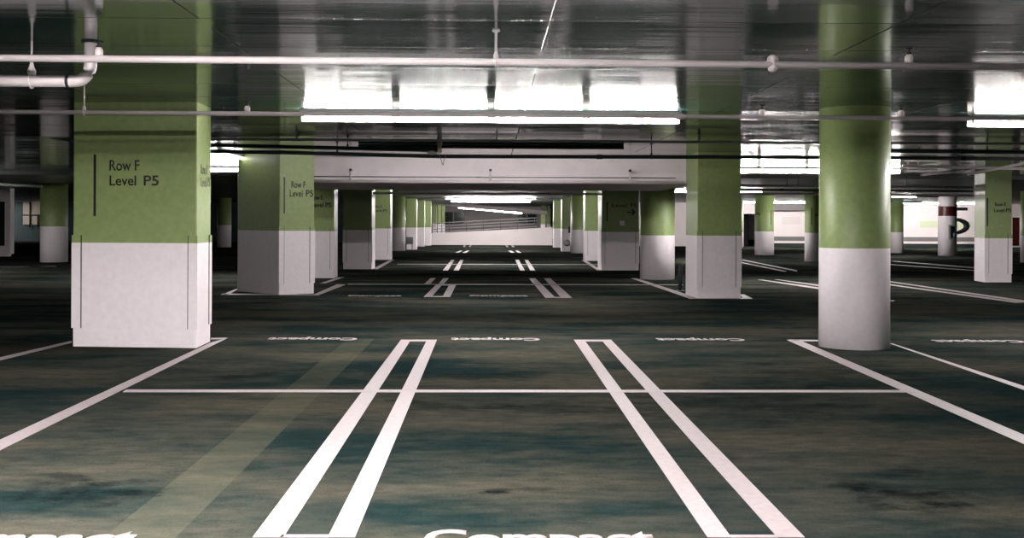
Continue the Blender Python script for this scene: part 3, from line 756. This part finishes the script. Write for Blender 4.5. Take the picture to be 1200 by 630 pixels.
# lit concrete wall up the ramp with two dark openings
bm = bmesh.new(); box(bm, -9.5, 4.6, 92.0, 92.3, 0, HF); struct(link('wall_ramp', bm, mat('ramp_concrete', (138, 132, 132), .8, .15, .5, .1)))
for i, (xa, xb, ya, yb) in enumerate(((519, 544, 248, 263), (606, 629, 250.5, 262))):
    p, q = D(xa, yb, 91.9), D(xb, ya, 91.9); bm = bmesh.new(); box(bm, p.x, q.x, 91.9, 92.1, p.z, q.z); struct(link('window_%d' % (i + 1), bm, GLASSD))
    bm = bmesh.new()
    for f_ in (0, .5, 1): x = p.x + (q.x - p.x) * f_; box(bm, x - .04, x + .04, 91.84, 91.92, p.z, q.z)
    for z in (p.z, q.z): box(bm, p.x, q.x, 91.84, 91.92, z - .04, z + .04)
    struct(link('trim_%d' % (i + 1), bm, GREYB))
pa, pb_ = D(537, 243.6, 82), D(612, 250.2, 82)
for k in range(4):
    c = pa.lerp(pb_, (k + .5) / 4)
    o = light((c.x, c.y, c.z + .09), 0, False, '%s slanting light above the ramp, counted from the left' % ORD[k], 'ramp lights')
    o.rotation_euler = (0, math.atan2(pa.z - pb_.z, pb_.x - pa.x), 0)
# sloping soffit over the ramp carries them
bm = bmesh.new(); u = (pb_ - pa).normalized(); s0 = pa - u * 2.5 + Vector((0, 0, .09)); s1 = pb_ + u * 1.8 + Vector((0, 0, .09))
q = [(s0.x, s0.z), (s1.x, s1.z), (s1.x, s1.z + .25), (s0.x, s0.z + .25)]
fr_ = [bm.verts.new((x, 81, z)) for x, z in q]; bk_ = [bm.verts.new((x, 83, z)) for x, z in q]
bm.faces.new(fr_); bm.faces.new(list(reversed(bk_)))
for i in range(4): bm.faces.new((fr_[i - 1], bk_[i - 1], bk_[i], fr_[i]))
bmesh.ops.recalc_face_normals(bm, faces=bm.faces)
tag(link('ramp_soffit', bm, CONC), 'sloping pale soffit over the ramp carrying the slanting lights', 'beam')

# ------------------------------------------------------------------ pale wall details
def wall_panel(name, label, cat, xa, xb, ya, yb, mt, th=.02, d=YR):
    p, q = D(xa, yb, d), D(xb, ya, d); bm = bmesh.new(); box(bm, p.x, q.x, d - th, d, p.z, q.z); return tag(link(name, bm, mt), label, cat)
wx = D(889, 260, YR).x
bm = bmesh.new(); box(bm, wx, 33.5, YR - .03, YR - .002, zat(920, 282, YR), zat(920, 277, YR)); tag(link('wall_stripe', bm, GREYB), 'grey stripe low along the pale far wall', 'wall stripe')
bm = bmesh.new(); box(bm, wx, D(946, 260, YR).x, YR - .9, YR, zat(920, 246.5, YR), HF); tag(link('ceiling_beam', bm, GREYB), 'grey beam at the top of the pale wall between two lettered columns', 'beam')
bm = bmesh.new(); box(bm, wx, 34.0, YR - .06, YR, 0, .22); struct(link('baseboard_far', bm, DARK))
wall_panel('wall_lettering_band', 'faded pale green band behind the big wall number', 'painted band', 1078, 1138, 259, 266.5, PALEG)
wall_panel('wall_lettering_band', 'faint pale band on the wall between two lettered columns', 'painted band', 916, 938, 254, 263, mat('ghost_band', (214, 206, 204), .6))
# big painted figure
p = D(1117.5, 274.3, YR); q = D(1137.5, 243, YR); w5 = q.x - p.x
bm = text_mesh('5', (1138 - 1106) / F * YR, q.z - p.z, .01, -.005)
xform(bm, Vector((D(1105.0, 270, YR).x, YR - .011, p.z)), Vector((1, 0, 0)), Vector((0, 0, 1)), Vector((0, -1, 0)))
tag(link('wall_number', bm, BLACK), 'big black number 5 on the pale far wall', 'wall number')
# red framed panel at the right edge
p, q = D(1184, 289.5, YR - .02), D(1196, 253, YR - .02); rp = tag(empty('framed_panel', (p.x, YR, p.z)), 'dark red panel in a white frame at the right edge', 'panel')
w, h = q.x - p.x, q.z - p.z
bm = bmesh.new(); box(bm, 0, w, -.06, 0, 0, h); link('panel_board', bm, RED, rp)
bm = bmesh.new()
for (xa, xb, za_, zb_) in ((0, .09, 0, h), (w - .09, w, 0, h), (0, w, 0, .09), (0, w, h - .09, h)): box(bm, xa, xb, -.1, 0, za_, zb_)
link('panel_frame', bm, WHITE, rp)

# ------------------------------------------------------------------ far left corner
d = 46.0
p, q = D(-60, 299, d), D(12, 214, d)
bm = bmesh.new(); zt = min(q.z, HF); zo0, zo1 = zat(0, 288, d), zat(0, 236, d); xo = D(5.5, 260, d).x; xs = D(-45, 260, d).x
box(bm, xo, q.x, d, d + .4, .1, zt); box(bm, p.x, xs, d, d + .4, .1, zt); box(bm, xs, xo, d, d + .4, zo1, zt); box(bm, xs, xo, d, d + .4, .1, zo0)
box(bm, p.x + .1, q.x - .1, d + .05, d + .35, 0, .1)
t = tag(link('doorway_frame', bm, WHITE), 'white wall frame round a dark opening at the left edge', 'door frame')
bm = bmesh.new(); box(bm, xs, xo, d + .25, d + .3, zo0, zo1); link('dark_opening', bm, VOID, t)
p, q = D(27, 263, 79.9), D(50, 224, 79.9)
t = tag(empty('mesh_screen', (p.x, 79.9, p.z)), 'lit mesh screen with dark posts behind the lone round column', 'screen')
w, h = q.x - p.x, min(q.z, HF) - p.z
bm = bmesh.new(); box(bm, 0, w, -.02, 0, 0, h); link('screen_panel', bm, MESHW, t)
for f_ in (.38, .78):
    bm = bmesh.new(); tube(bm, [(w * f_, -.08, -.2), (w * f_, -.08, h if f_ < .5 else h * .45)], .05, 8); link('post', bm, BLACK, t)
bm = bmesh.new(); tube(bm, [(0, -.08, h * .42), (w, -.08, h * .42)], .04, 8); link('cross_rail', bm, BLACK, t)

# ------------------------------------------------------------------ world and view
w = bpy.data.worlds.new('world'); sc.world = w; w.use_nodes = True
w.node_tree.nodes['Background'].inputs[0].default_value = (.25, .6, .65, 1); w.node_tree.nodes['Background'].inputs[1].default_value = .02
vs = sc.view_settings
vs.view_transform = 'Standard'; vs.look = 'None'; vs.exposure = 0.12; vs.gamma = 1.0; vs.use_curve_mapping = False
